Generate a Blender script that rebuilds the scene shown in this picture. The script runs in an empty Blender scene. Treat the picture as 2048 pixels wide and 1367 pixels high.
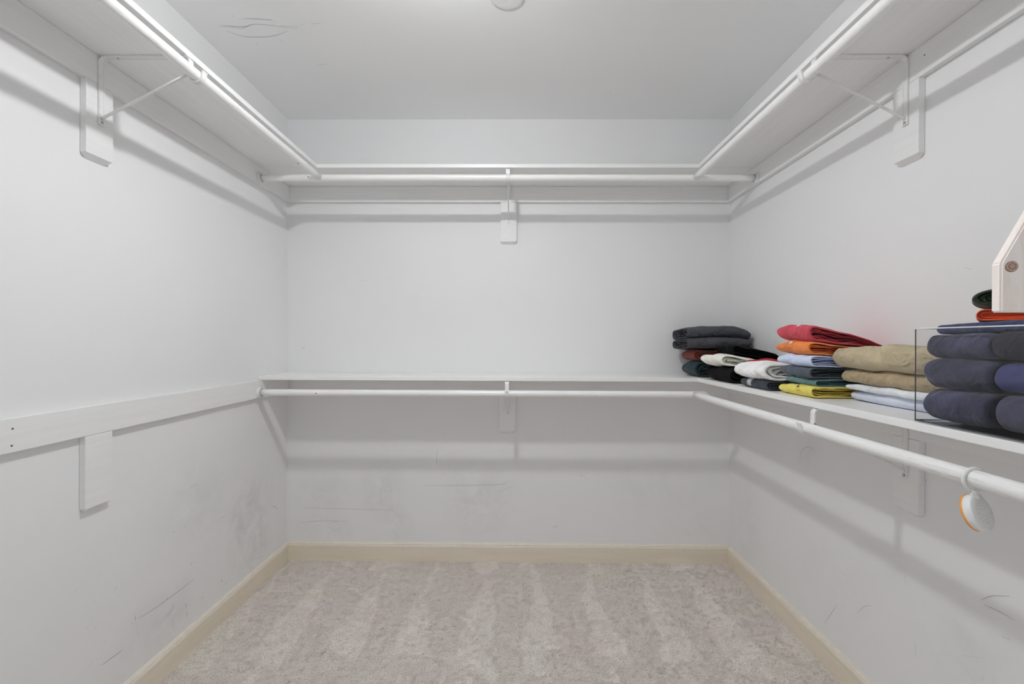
import bpy, bmesh, math, random
from math import sin, cos, pi, radians
from mathutils import Vector, Matrix, noise

# ------------------------------------------------------------------ scene, camera, light
S = bpy.context.scene
COL = S.collection
S.view_settings.view_transform = 'Standard'
S.view_settings.look = 'None'
S.view_settings.exposure = 0.0
S.view_settings.gamma = 1.0
S.view_settings.use_curve_mapping = False
S.cycles.max_bounces = 24
S.cycles.diffuse_bounces = 16
S.cycles.glossy_bounces = 6
S.cycles.transmission_bounces = 12
S.cycles.use_denoising = True
S.cycles.caustics_reflective = False
S.cycles.caustics_refractive = False

H = 2.44            # ceiling height
D = 2.5126          # back wall
XL, XR = -1.2695, 1.1714
YR = -0.42          # wall with the doorway, behind the camera
CT = 0.019          # board thickness

yaw, pitch, roll = .00949, -.00158, .00362
fw = Vector((-sin(yaw)*cos(pitch), cos(yaw)*cos(pitch), sin(pitch)))
rt = Vector((cos(yaw), sin(yaw), 0))
up = rt.cross(fw)
r2 = cos(roll)*rt + sin(roll)*up
u2 = -sin(roll)*rt + cos(roll)*up
cd = bpy.data.cameras.new('camera')
cd.sensor_width = 36.0
cd.lens = 910/2048*36
cd.clip_start = 0.02
cam = bpy.data.objects.new('camera', cd)
cam.matrix_world = Matrix(((r2.x, u2.x, -fw.x, 0), (r2.y, u2.y, -fw.y, 0), (r2.z, u2.z, -fw.z, 1.2162), (0, 0, 0, 1)))
COL.objects.link(cam)
S.camera = cam

world = bpy.data.worlds.new('hallway_fill')  # even fill light put in for ambient brightness; no hallway source is modelled
S.world = world
world.use_nodes = True
WB = world.node_tree.nodes['Background']
WB.inputs['Color'].default_value = (0.90, 0.955, 1.0, 1)
WB.inputs['Strength'].default_value = 1.15

LAMP = (-0.215, 1.175, 2.370)
LAMP_R = 0.046      # flat frosted lens, wider than tall
LAMP_H = 0.014
LAMP_E = 610.0
WALLC = .80

# portal: lets the added world fill in through the unseen doorway behind the camera
pd = bpy.data.lights.new('doorway_portal', 'AREA')
pd.shape = 'RECTANGLE'; pd.size = 0.86; pd.size_y = 2.03
pd.cycles.is_portal = True
po = bpy.data.objects.new('doorway_portal', pd)
po.location = (0, YR-0.05, 1.015)
po.rotation_euler = (radians(90), 0, 0)      # faces into the closet (+y)
COL.objects.link(po)

# ------------------------------------------------------------------ materials
def lin(c):
    return tuple(((x/255)/12.92 if x/255 <= .04045 else (((x/255)+.055)/1.055)**2.4) for x in c)

class NT:
    def __init__(s, name):
        s.m = bpy.data.materials.new(name); s.m.use_nodes = True
        s.t = s.m.node_tree; s.n = s.t.nodes; s.b = s.n['Principled BSDF']
    def node(s, typ, **kw):
        n = s.n.new(typ)
        for k, v in kw.items():
            if k.startswith('i_'):
                key = k[2:]
                key = int(key) if key.isdigit() else key.replace('_', ' ')
                n.inputs[key].default_value = v
            else: setattr(n, k, v)
        return n
    def link(s, a, b): s.t.links.new(a, b)
    def coords(s, scale=(1, 1, 1), kind='Object', rot=(0, 0, 0)):
        tc = s.node('ShaderNodeTexCoord'); mp = s.node('ShaderNodeMapping')
        mp.inputs['Scale'].default_value = scale; mp.inputs['Rotation'].default_value = rot
        s.link(tc.outputs[kind], mp.inputs['Vector']); return mp.outputs['Vector']
    def noise(s, vec, scale, detail=3, rough=.55, dist=0):
        n = s.node('ShaderNodeTexNoise'); n.inputs['Scale'].default_value = scale
        n.inputs['Detail'].default_value = detail; n.inputs['Roughness'].default_value = rough
        n.inputs['Distortion'].default_value = dist
        s.link(vec, n.inputs['Vector']); return n.outputs['Fac']
    def ramp(s, fac, stops):
        r = s.node('ShaderNodeValToRGB'); e = r.color_ramp.elements
        while len(e) < len(stops): e.new(.5)
        for i, (p, c) in enumerate(stops):
            e[i].position = p; e[i].color = (*c, 1) if len(c) == 3 else c
        s.link(fac, r.inputs['Fac']); return r.outputs['Color']
    def mix(s, fac, a, b, mode='MIX'):
        m = s.node('ShaderNodeMix', data_type='RGBA', blend_type=mode)
        for sock, v in ((m.inputs[0], fac), (m.inputs[6], a), (m.inputs[7], b)):
            if hasattr(v, 'is_linked') or isinstance(v, bpy.types.NodeSocket): s.link(v, sock)
            elif isinstance(v, (int, float)): sock.default_value = v
            else: sock.default_value = (*v, 1)
        return m.outputs[2]
    def math(s, op, a, b=0, clamp=False):
        m = s.node('ShaderNodeMath', operation=op); m.use_clamp = clamp
        for i, v in enumerate((a, b)):
            if isinstance(v, (int, float)): m.inputs[i].default_value = v
            else: s.link(v, m.inputs[i])
        return m.outputs[0]
    def bump(s, h, strength=.3, dist=.002, prev=None):
        b = s.node('ShaderNodeBump'); b.inputs['Strength'].default_value = strength
        b.inputs['Distance'].default_value = dist; s.link(h, b.inputs['Height'])
        if prev is not None: s.link(prev, b.inputs['Normal'])
        s.link(b.outputs['Normal'], s.b.inputs['Normal']); return b.outputs['Normal']
    def col(s, c):
        if isinstance(c, tuple): s.b.inputs['Base Color'].default_value = (*c, 1)
        else: s.link(c, s.b.inputs['Base Color'])
    def set(s, **kw):
        for k, v in kw.items(): s.b.inputs[k.replace('_', ' ')].default_value = v
        return s

def wall_mat(name, base, blobs=(), rough=.55):
    """painted drywall: orange-peel relief, faint roller mottling, dirt stains at given places"""
    k = NT(name); v = k.coords()
    n1 = k.noise(v, 1.7, 3)
    c = k.ramp(n1, [(.3, tuple(x*.975 for x in base)), (.7, base)])
    if blobs:
        tc = k.node('ShaderNodeTexCoord').outputs['Object']
        dn = k.noise(v, 9, 4, .65, .6)
        tot = None
        for (x, y, z, rx, rz, st) in blobs:
            mp = k.node('ShaderNodeMapping', vector_type='POINT')
            mp.inputs['Location'].default_value = (-x/rx, -y/rx, -z/rz)
            mp.inputs['Scale'].default_value = (1/rx, 1/rx, 1/rz)
            k.link(tc, mp.inputs['Vector'])
            ln = k.node('ShaderNodeVectorMath', operation='LENGTH'); k.link(mp.outputs[0], ln.inputs[0])
            f = k.math('SUBTRACT', 1.0, ln.outputs['Value'], True)
            f = k.math('MULTIPLY', f, st)
            tot = f if tot is None else k.math('ADD', tot, f, True)
        nn = k.math('MULTIPLY', k.math('SUBTRACT', dn, .35, True), 3.0, True)
        c = k.mix(k.math('MULTIPLY', tot, nn, True), c, tuple(x*.80 for x in base))
    k.col(c)
    k.bump(k.noise(v, 260, 2), .10, .0006)
    k.set(Roughness=rough); k.b.inputs['Specular IOR Level'].default_value = .3
    return k.m

def paint_mat(name, base, axis=0, wear=0., rough=.38):
    k = NT(name)
    sc = [60, 60, 60]; sc[axis] = 3.0
    v = k.coords(tuple(sc))
    n = k.noise(v, 1.0, 4, .6)
    c = k.ramp(n, [(.25, tuple(x*.95 for x in base)), (.6, base)])
    if wear > 0:
        sc2 = [300, 300, 300]; sc2[axis] = 12.0
        w = k.noise(k.coords(tuple(sc2)), 1.0, 5, .75)
        big = k.noise(k.coords(), 3.0, 2)
        wf = k.math('MULTIPLY', k.math('SUBTRACT', w, .53, True), 9.0, True)
        bf = k.math('MULTIPLY', k.math('SUBTRACT', big, .36, True), 4.0, True)
        c = k.mix(k.math('MULTIPLY', k.math('MULTIPLY', wf, bf), wear), c, tuple(x*.58 for x in base))
        k.bump(w, .25, .0006)
    else:
        k.bump(n, .12, .0008)
    k.col(c); k.set(Roughness=rough)
    return k.m

def cloth_mat(name, rgb, rough=.9, weave=900, crease=.5, var=.12, stripes=None, heather=0, sheen=.15, ribbed=None):
    base = lin(rgb); m_ = sum(base)/3
    base = tuple(min(.92, (m_*.10+c_*.90)*(1.28 if m_ > .02 else 1.0)) for c_ in base)
    k = NT(name); v = k.coords()
    n = k.noise(v, 14, 4, .6)
    c = k.ramp(n, [(.3, tuple(x*(1-var) for x in base)), (.7, tuple(min(1, x*(1+var)) for x in base))])
    if heather:
        h = k.noise(v, 420, 2, .8)
        hf = k.math('MULTIPLY', k.math('SUBTRACT', h, .45, True), 5.0, True)
        c = k.mix(k.math('MULTIPLY', hf, heather), c, tuple(min(1, x*1.9+.02) for x in base))
    if stripes:
        w = k.node('ShaderNodeTexWave', wave_type='BANDS', bands_direction=stripes[2])
        w.inputs['Scale'].default_value = stripes[1]; w.inputs['Distortion'].default_value = 2.2
        w.inputs['Detail'].default_value = 2; w.inputs['Detail Scale'].default_value = .6
        k.link(v, w.inputs['Vector'])
        f = k.math('MULTIPLY', k.math('SUBTRACT', w.outputs['Fac'], .35, True), 2.5, True)
        c = k.mix(f, c, lin(stripes[0]))
    k.col(c)
    nb = k.noise(v, 17, 2, .5, 2.2)
    b = k.bump(nb, min(1, crease*.8), .014)
    b = k.bump(k.noise(v, 48, 3, .5, 1.5), crease*.5, .004, b)
    if ribbed:
        w2 = k.node('ShaderNodeTexWave', wave_type='BANDS', bands_direction='Y')
        w2.inputs['Scale'].default_value = ribbed; k.link(v, w2.inputs['Vector'])
        b = k.bump(w2.outputs['Fac'], .4, .001, b)
    k.bump(k.noise(v, weave, 2), .35, .0006, b)
    k.set(Roughness=rough); k.b.inputs['Specular IOR Level'].default_value = .15
    k.b.inputs['Sheen Weight'].default_value = sheen
    k.b.inputs['Sheen Roughness'].default_value = .5
    return k.m

def flat_mat(name, base, rough=.4, metal=0, spec=.5):
    k = NT(name); v = k.coords()
    n = k.noise(v, 40, 3)
    k.col(k.ramp(n, [(.3, tuple(x*.93 for x in base)), (.7, base)]))
    k.set(Roughness=rough, Metallic=metal); k.b.inputs['Specular IOR Level'].default_value = spec
    return k.m

W = (WALLC, WALLC*1.0, WALLC*1.005)
M = {}
M['wall_back'] = wall_mat('wall_paint_back', W, [(-1.07, D, .37, .16, .16, .8), (-.75, D, .38, .16, .2, .7), (-.2, D, .33, .25, .26, .8),
     (-1.05, D, .17, .2, .1, .5), (-.65, D, .2, .1, .14, .8), (.74, D, .42, .3, .2, .3), (1.0, D, .25, .2, .2, .35), (-.45, D, .55, .3, .1, .35)])
M['wall_left'] = wall_mat('wall_paint_left', W, [(XL, 2.12, .33, .16, .2, 1.3), (XL, 2.25, .42, .14, .22, .9), (XL, 2.2, .2, .18, .14, 1.1),
     (XL, 1.76, .6, .25, .25, .4), (XL, 1.63, .2, .25, .16, .7), (XL, 2.0, .5, .3, .2, .4)])
M['wall_right'] = wall_mat('wall_paint_right', W, [(XR, 1.68, .35, .25, .2, .35), (XR, 1.15, .42, .25, .2, .45), (XR, 1.83, .78, .12, .1, .5), (XR, 2.3, .3, .2, .3, .4)])
M['wall'] = wall_mat('wall_paint', W)
M['ceiling'] = wall_mat('ceiling_paint', (.865,)*3, rough=.8)
TW = (.84, .84, .835)
M['board_x'] = paint_mat('shelf_paint_x', TW, 0)
M['board_y'] = paint_mat('shelf_paint_y', TW, 1)
M['cleat_x'] = paint_mat('cleat_paint_x', (.81, .81, .81), 0, rough=.45)
M['cleat_y'] = paint_mat('cleat_paint_y', (.81, .81, .81), 1, rough=.45)
M['rod_x'] = paint_mat('rod_paint_x', (.86, .86, .855), 0, .45, .3)
M['rod_y'] = paint_mat('rod_paint_y', (.86, .86, .855), 1, .75, .3)
M['rod_clean'] = paint_mat('rod_paint_clean', (.87, .87, .865), 0, .08, .3)
M['steel'] = flat_mat('white_enamel', (.82, .82, .82), .32)
M['socket'] = flat_mat('white_plastic', (.8, .8, .8), .35)
M['screw'] = flat_mat('dull_screw', (.5, .5, .5), .45, .6)
M['hole'] = flat_mat('dark_nail_hole', (.09, .085, .08), .9)
M['scuff'] = flat_mat('scuff_grey', (.47, .47, .48), .9, spec=.1)
M['scuff_dark'] = flat_mat('scuff_dark', (.17, .17, .17), .9, spec=.1)
M['pale_patch'] = flat_mat('ceiling_patch', (WALLC*1.02,)*3, .7)

def base_mat(axis):
    k = NT('baseboard_paint_%d' % axis)
    sc = [30, 30, 30]; sc[axis] = 2.5
    n = k.noise(k.coords(tuple(sc)), 1, 4, .65)
    c = k.ramp(n, [(.25, (.70, .635, .52)), (.7, (.78, .715, .60))])
    n2 = k.noise(k.coords((1, 1, 1)), 22, 5, .7)
    c = k.mix(k.math('MULTIPLY', k.math('SUBTRACT', n2, .6, True), 1.6, True), c, (.34, .29, .24))
    k.col(c); k.bump(n, .15, .001); k.set(Roughness=.42)
    return k.m
M['base_x'] = base_mat(0); M['base_y'] = base_mat(1)
M['base_cap_lit'] = flat_mat('baseboard_cap_lit', (.82, .76, .67), .38)  # cap colour made lighter than the board to show it catching light

def carpet_mat():
    k = NT('beige_cut_pile_carpet'); v = k.coords()
    # vacuum tracks: rows of light wedges that widen away from the back wall
    sx = k.node('ShaderNodeSeparateXYZ'); k.link(v, sx.inputs[0])
    wx = k.math('MULTIPLY', k.math('SUBTRACT', k.noise(v, 2.6, 2), .5), .55)
    wy = k.math('MULTIPLY', k.math('SUBTRACT', k.noise(v, 3.3, 2), .5), .9)
    tx = k.math('ADD', k.math('MULTIPLY', sx.outputs[0], 3.75), wx)
    tri = k.math('MULTIPLY', k.math('ABSOLUTE', k.math('SUBTRACT', k.math('FRACT', k.math('ADD', tx, 20.1)), .5)), 2.0)
    ty = k.math('FRACT', k.math('ADD', k.math('MULTIPLY', k.math('SUBTRACT', 2.47, sx.outputs[1]), 1.35), wy))
    th_ = k.math('MULTIPLY', ty, .62)
    tf = k.math('MULTIPLY', k.math('SUBTRACT', th_, k.math('SUBTRACT', tri, .04)), 9.0, True)
    tf = k.math('ADD', k.math('MULTIPLY', tf, .6), k.math('MULTIPLY', k.noise(k.coords((6, 1.6, 1)), 1.3, 2), .40), True)
    tint = k.noise(v, 3.1, 3, .6, .4)
    c1 = k.ramp(tint, [(.40, (.74, .695, .645)), (.50, (.743, .690, .650)), (.62, (.748, .684, .654))])
    c2 = k.ramp(tint, [(.40, (.83, .788, .735)), (.50, (.835, .785, .740)), (.62, (.84, .778, .745))])
    c = k.mix(tf, c1, c2)
    f1 = k.noise(v, 270, 1, .5)
    f2 = k.noise(v, 120, 2, .7)
    g = k.math('ADD', k.math('MULTIPLY', f1, .72), k.math('MULTIPLY', f2, .28))
    gf = k.ramp(g, [(.34, (.60, .59, .58)), (.50, (.90, .90, .90)), (.64, (1.0, 1.0, 1.0))])
    c = k.mix(1.0, c, gf, 'MULTIPLY')
    k.col(c)
    k.bump(g, .22, .003)
    k.set(Roughness=1.0); k.b.inputs['Specular IOR Level'].default_value = .05
    k.b.inputs['Sheen Weight'].default_value = .15
    return k.m
M['carpet'] = carpet_mat()

# ------------------------------------------------------------------ mesh helpers
def obj(name, bm, mat, parent=None, smooth=False, loc=None, rot=None):
    me = bpy.data.meshes.new(name)
    bmesh.ops.recalc_face_normals(bm, faces=bm.faces[:])
    bm.to_mesh(me); bm.free()
    if smooth:
        for p in me.polygons: p.use_smooth = True
    me.materials.append(mat)
    o = bpy.data.objects.new(name, me); COL.objects.link(o)
    if loc is not None: o.location = loc
    if rot is not None: o.rotation_euler = rot
    if parent is not None: o.parent = parent
    return o
def tag(o, label, cat, group=None):
    o['label'] = label; o['category'] = cat
    if group: o['group'] = group
    return o
def structure(o, label=None):
    o['kind'] = 'structure'
    if label: o['label'] = label
    return o
def thing(name, label, cat, loc=(0, 0, 0), rotz=0, group=None):
    o = bpy.data.objects.new(name, None); COL.objects.link(o)
    o.location = loc; o.rotation_euler = (0, 0, rotz); o.empty_display_size = .05
    return tag(o, label, cat, group)

def box(bm, x0, x1, y0, y1, z0, z1, bev=0, seg=2):
    vs = [bm.verts.new((x, y, z)) for x in (x0, x1) for y in (y0, y1) for z in (z0, z1)]
    fs = [(0, 1, 3, 2), (4, 6, 7, 5), (0, 4, 5, 1), (2, 3, 7, 6), (0, 2, 6, 4), (1, 5, 7, 3)]
    f = [bm.faces.new([vs[i] for i in q]) for q in fs]
    if bev:
        es = list({e for q in f for e in q.edges})
        bmesh.ops.bevel(bm, geom=es, offset=bev, segments=seg, affect='EDGES', profile=.6)
    return bm
def BM(): return bmesh.new()
def cyl(bm, p0, p1, r, n=24, caps=True, r1=None):
    p0 = Vector(p0); p1 = Vector(p1); d = (p1-p0).normalized()
    a = Vector((0, 0, 1)) if abs(d.z) < .9 else Vector((1, 0, 0))
    u = d.cross(a).normalized(); w = d.cross(u)
    r1 = r if r1 is None else r1
    A = [bm.verts.new(p0+r*(cos(2*pi*i/n)*u+sin(2*pi*i/n)*w)) for i in range(n)]
    B = [bm.verts.new(p1+r1*(cos(2*pi*i/n)*u+sin(2*pi*i/n)*w)) for i in range(n)]
    for i in range(n): bm.faces.new((A[i], A[(i+1) % n], B[(i+1) % n], B[i]))
    if caps: bm.faces.new(A[::-1]); bm.faces.new(B)
    return A, B
def tube(bm, pts, r, n=12, closed=False):
    pts = [Vector(p) for p in pts]; rings = []
    N = len(pts); prev = None
    for i, p in enumerate(pts):
        if closed: t = pts[(i+1) % N]-pts[i-1]
        else: t = pts[min(i+1, N-1)]-pts[max(i-1, 0)]
        t.normalize()
        if prev is None:
            a = Vector((0, 0, 1)) if abs(t.z) < .9 else Vector((1, 0, 0))
            u = t.cross(a).normalized()
        else:
            u = (prev-t*prev.dot(t)).normalized()
        prev = u; w = t.cross(u)
        rings.append([bm.verts.new(p+r*(cos(2*pi*k/n)*u+sin(2*pi*k/n)*w)) for k in range(n)])
    for i in range(N if closed else N-1):
        A = rings[i]; B = rings[(i+1) % N]
        for k in range(n): bm.faces.new((A[k], A[(k+1) % n], B[(k+1) % n], B[k]))
    if not closed: bm.faces.new(rings[0][::-1]); bm.faces.new(rings[-1])
def lathe(bm, prof, n=32, origin=(0, 0, 0), axis='Z'):
    """prof: list of (radius, height)"""
    rings = []
    o = Vector(origin)
    def P(r, h, a):
        x, y = r*cos(a), r*sin(a)
        return o + (Vector((x, y, h)) if axis == 'Z' else Vector((x, h, y)) if axis == 'Y' else Vector((h, x, y)))
    for r, h in prof:
        rings.append([bm.verts.new(P(max(r, 1e-5), h, 2*pi*i/n)) for i in range(n)])
    for A, B in zip(rings, rings[1:]):
        for i in range(n): bm.faces.new((A[i], A[(i+1) % n], B[(i+1) % n], B[i]))
    bm.faces.new(rings[0][::-1]); bm.faces.new(rings[-1])

# ------------------------------------------------------------------ room shell
T = .1
structure(obj('wall_back', box(BM(), XL-T, XR+T, D, D+T, -.05, H+T), M['wall_back']))
structure(obj('wall_left', box(BM(), XL-T, XL, YR-T, D, -.05, H+T), M['wall_left']))
structure(obj('wall_right', box(BM(), XR, XR+T, YR-T, D, -.05, H+T), M['wall_right']))
b = BM()
box(b, XL, -.43, YR-T, YR, -.05, H+T); box(b, .43, XR, YR-T, YR, -.05, H+T); box(b, -.43, .43, YR-T, YR, 2.03, H+T)
structure(obj('wall_rear', b, M['wall']))
structure(obj('ceiling', box(BM(), XL, XR, YR, D, H, H+T), M['ceiling']))
# carpet: a gridded sheet whose edges roll up slightly against the baseboards
b = BM()
nx, ny = 120, 140
gv = []
for j in range(ny+1):
    row = []
    for i in range(nx+1):
        x = XL+(XR-XL)*i/nx; y = YR-T+(D-YR+T)*j/ny
        e = min(x-XL-.014, XR-.014-x, D-.014-y)
        z = .0004*noise.noise(Vector((x*30, y*30, 0)))
        if e < .05: z += .004*(1-max(e, 0)/.05)**2 + .0012*noise.noise(Vector((x*90, y*90, 5)))
        row.append(b.verts.new((x, y, z)))
    gv.append(row)
for j in range(ny):
    for i in range(nx): b.faces.new((gv[j][i], gv[j][i+1], gv[j+1][i+1], gv[j+1][i]))
# skirt down to give the floor thickness
bmesh.ops.solidify(b, geom=b.faces[:], thickness=.04)
structure(obj('floor', b, M['carpet'], smooth=True))

# door casing around the opening behind the camera
b = BM()
for s in (-1, 1): box(b, s*.43-.0 if s < 0 else .415, -.415 if s < 0 else .43, YR-T, YR, 0, 2.03, .001)
box(b, -.415, .415, YR-T, YR, 2.015, 2.03)
box(b, -.50, -.43, YR, YR+.015, 0, 2.10, .003); box(b, .43, .50, YR, YR+.015, 0, 2.10, .003); box(b, -.43, .43, YR, YR+.015, 2.03, 2.10, .003)
structure(obj('trim_1', b, M['cleat_x']))

# baseboards: flat board with a stepped cap moulding
def baseboard(name, p0, p1, inward, mat):
    p0 = Vector(p0); p1 = Vector(p1); w = Vector(inward)
    prof = [(0, -.01), (.0135, -.01), (.0140, .0), (.0140, .083), (.0130, .0845), (0, .0845)]
    cap = [(0, .0845), (.0128, .0845), (.0132, .0875), (.0120, .0895), (.0098, .0905), (.0098, .0925), (.0112, .0945), (.0100, .0975), (.0065, .0995), (.0055, .1025), (0, .1035)]
    r = None
    for nm, pr, mt in (('board', prof, mat), ('cap_moulding', cap, M['base_cap_lit'])):
        bb = BM()
        A = [bb.verts.new(p0+w*a+Vector((0, 0, z))) for a, z in pr]
        B = [bb.verts.new(p1+w*a+Vector((0, 0, z))) for a, z in pr]
        n = len(pr)
        for i in range(n): bb.faces.new((A[i], A[(i+1) % n], B[(i+1) % n], B[i]))
        bb.faces.new(A); bb.faces.new(B[::-1])
        if r is None: r = obj(name, bb, mt)
        else: obj(nm, bb, mt, r)
    structure(r)
baseboard('baseboard_back', (XL+.0, D, 0), (XR, D, 0), (0, -1, 0), M['base_x'])
baseboard('baseboard_left', (XL, YR, 0), (XL, D-.0142, 0), (1, 0, 0), M['base_y'])
baseboard('baseboard_right', (XR, YR, 0), (XR, D-.0142, 0), (-1, 0, 0), M['base_y'])

# scuffs and scratches lying on the painted surfaces
SC_BACK = [[(-1.1888, 0.2881), (-0.9187, 0.2845), (-0.6491, 0.2781)], [(-1.1082, 0.3331), (-1.072, 0.3666)], [(-0.6967, 0.3969), (-0.6856, 0.3886), (-0.6883, 0.3748)], [(-0.4339, 0.6228), (-0.4393, 0.5702), (-0.4364, 0.5343)], [(-0.4038, 0.7088), (-0.3843, 0.6868)], [(-0.5026, 0.4176), (-0.2532, 0.4192), (-0.0873, 0.4258), (-0.0404, 0.44)], [(-0.101, 0.3843), (-0.0458, 0.404), (-0.0017, 0.4264)], [(0.3539, 0.4978), (0.365, 0.4813), (0.3568, 0.4729), (0.3705, 0.4758)], [(0.3705, 0.473), (0.4037, 0.4539)], [(0.4803, 0.573), (0.4886, 0.551)], [(0.2062, 0.1903), (0.2228, 0.1959), (0.2365, 0.2043)], [(-0.2419, 0.3335), (-0.2363, 0.328)], [(-1.0159, 0.2144), (-0.9797, 0.2063)], [(-1.0103, 0.2061), (-0.9825, 0.2174)], [(-0.3727, 0.5291), (-0.3698, 0.5015)], [(-0.3394, 0.5127), (-0.3337, 0.474)], [(-0.7607, 0.4159), (-0.7438, 0.3605), (-0.752, 0.3106)], [(-1.1871, 0.6517), (-1.1982, 0.6434)], [(0.1568, 0.861), (0.1651, 0.8555)], [(0.0161, 0.8548), (0.0106, 0.8465)], [(-1.1914, 1.19), (-1.183, 1.1706), (-1.1692, 1.19)], [(-0.867, 1.5512), (-0.8253, 1.5485)], [(-1.1969, 0.2047), (-1.0855, 0.2166), (-0.9185, 0.2151)], [(1.1242, 0.2219), (1.1571, 0.2167)]]
SC_LEFT = [[(1.5054, 0.2971), (1.5075, 0.2775)], [(1.5175, 0.2797), (1.5677, 0.2735), (1.6712, 0.2713), (1.74, 0.2715), (1.7835, 0.2738)], [(1.6401, 0.2105), (1.6664, 0.2185), (1.6786, 0.2392)], [(1.6446, 0.2771), (1.647, 0.2702)], [(1.8355, 0.1755), (1.8267, 0.1723)], [(1.743, 0.1674), (1.7458, 0.1465)], [(1.7376, 0.2034), (1.7403, 0.1864)], [(1.7339, 0.5053), (1.7366, 0.5004)], [(1.668, 0.5043), (1.6827, 0.5036)], [(1.9405, 0.4497), (1.9672, 0.4501)], [(2.1684, 0.5286), (2.1728, 0.472)], [(2.3472, 0.3559), (2.3864, 0.339), (2.4167, 0.3119)], [(1.7667, 0.3354), (1.764, 0.3485)], [(1.9786, 0.1631), (1.9856, 0.1441)], [(1.9482, 0.1856), (1.9549, 0.1713)], [(1.5115, 0.2599), (1.5177, 0.2224)], [(1.7602, 0.6409), (1.8019, 0.6434)], [(1.3813, 0.2185), (1.4299, 0.2156), (1.4593, 0.2147)], [(2.1994, 0.1515), (2.2919, 0.1274)], [(1.4258, 0.4242), (1.4366, 0.4311)], [(1.6714, 0.1841), (1.6789, 0.146)]]
SC_RIGHT = [[(1.7361, 0.1486), (1.7034, 0.2006), (1.6643, 0.2642)], [(1.6524, 0.3993), (1.6274, 0.3887)], [(1.3414, 0.3382), (1.3395, 0.2999)], [(1.1475, 0.5631), (1.1214, 0.566), (1.0987, 0.5674), (1.0768, 0.5665)], [(1.1051, 0.5106), (1.0852, 0.5152)], [(1.1549, 0.5702), (1.1274, 0.5957), (1.0879, 0.6166)], [(1.2015, 0.3982), (1.1505, 0.4272)], [(1.1539, 0.3682), (1.1466, 0.3799)], [(1.6778, 0.3408), (1.6752, 0.344)], [(1.2028, 1.4143), (1.1806, 1.4043)], [(1.8865, 0.73), (1.8769, 0.7694), (1.8387, 0.7967), (1.7987, 0.7942), (1.7897, 0.7788)], [(1.9132, 0.7104), (1.8864, 0.7197)], [(1.3784, 0.5169), (1.373, 0.4897)], [(1.5675, 0.2911), (1.5342, 0.3327), (1.5023, 0.353)], [(1.3164, 0.8274), (1.3084, 0.8241), (1.3116, 0.8174)]]
SC_CEIL = [[(-1.1709, 1.7701), (-1.1239, 1.7703), (-1.0783, 1.7762), (-1.0388, 1.7594), (-1.0064, 1.754), (-0.9527, 1.7626), (-0.8999, 1.7741), (-0.8595, 1.78)], [(-1.1557, 1.7589), (-1.0829, 1.7677), (-1.0405, 1.7622)], [(-1.1525, 1.7874), (-1.1294, 1.8108), (-1.0982, 1.8259), (-1.0453, 1.8291), (-0.9854, 1.8234), (-0.9434, 1.8087), (-0.9086, 1.7913)], [(-1.0408, 1.7238), (-0.9813, 1.7267), (-0.9364, 1.7323)], [(-0.9234, 1.7627), (-0.854, 1.7686)], [(-0.7988, 1.7549), (-0.7615, 1.7495)], [(-0.758, 1.7413), (-0.7399, 1.7441)], [(-1.0712, 1.7051), (-1.078, 1.713)], [(-0.9556, 1.7323), (-0.9388, 1.7296)], [(-1.0731, 1.8598), (-1.0777, 1.8787)], [(-0.9646, 1.8416), (-0.9615, 1.8633)], [(-0.8965, 2.0197), (-0.8643, 2.0125), (-0.8324, 2.0053)], [(0.4516, 2.2214), (0.462, 2.2482)], [(-0.8441, 1.7603), (-0.8169, 1.752)]]
def to3(pl, a, b, off=.0005):
    if pl == 'back': return Vector((a, D-off, b))
    if pl == 'left': return Vector((XL+off, a, b))
    if pl == 'right': return Vector((XR-off, a, b))
    return Vector((a, b, H-off))
def catmull(pts, k=6):
    if len(pts) < 3: return pts
    P = [pts[0]]+pts+[pts[-1]]; out = []
    for i in range(1, len(P)-2):
        for j in range(k):
            t = j/k
            out.append(tuple(.5*((2*P[i][c])+(-P[i-1][c]+P[i+1][c])*t+(2*P[i-1][c]-5*P[i][c]+4*P[i+1][c]-P[i+2][c])*t*t+(-P[i-1][c]+3*P[i][c]-3*P[i+1][c]+P[i+2][c])*t**3) for c in (0, 1)))
    out.append(pts[-1]); return out
def scuffs(pl, lines, parent, mat, wid):
    rnd = random.Random(5); b = BM()
    for L in lines:
        P = catmull(L); w0 = wid*rnd.uniform(.6, 1.3); vs = []
        for i, p in enumerate(P):
            q = P[min(i+1, len(P)-1)]; o = P[max(i-1, 0)]
            dx, dy = q[0]-o[0], q[1]-o[1]; l = math.hypot(dx, dy) or 1
            t = i/(len(P)-1); w = w0*(.35+.65*sin(pi*min(max(t, .04), .96)))
            nx_, ny_ = -dy/l*w/2, dx/l*w/2
            vs.append((b.verts.new(to3(pl, p[0]+nx_, p[1]+ny_)), b.verts.new(to3(pl, p[0]-nx_, p[1]-ny_))))
        for A, B in zip(vs, vs[1:]): b.faces.new((A[0], A[1], B[1], B[0]))
    o = obj('scuff_marks', b, mat, parent); o['kind'] = 'stuff'
O = bpy.data.objects
RUB = flat_mat('rub_grey', (.55, .55, .56), .9, spec=.1)
scuffs('back', SC_BACK, O['wall_back'], M['scuff'], .0015)
scuffs('left', [SC_LEFT[i] for i in (1, 2, 8, 9, 11, 13, 15, 16, 17, 18, 19, 20)], O['wall_left'], M['scuff'], .0024)
scuffs('left', [SC_LEFT[i] for i in (0, 3, 4, 5, 6, 7, 10, 12, 14)], O['wall_left'], M['scuff_dark'], .0022)
scuffs('right', SC_RIGHT, O['wall_right'], RUB, .0018)
scuffs('ceil', SC_CEIL, O['ceiling'], M['scuff'], .0022)
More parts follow.
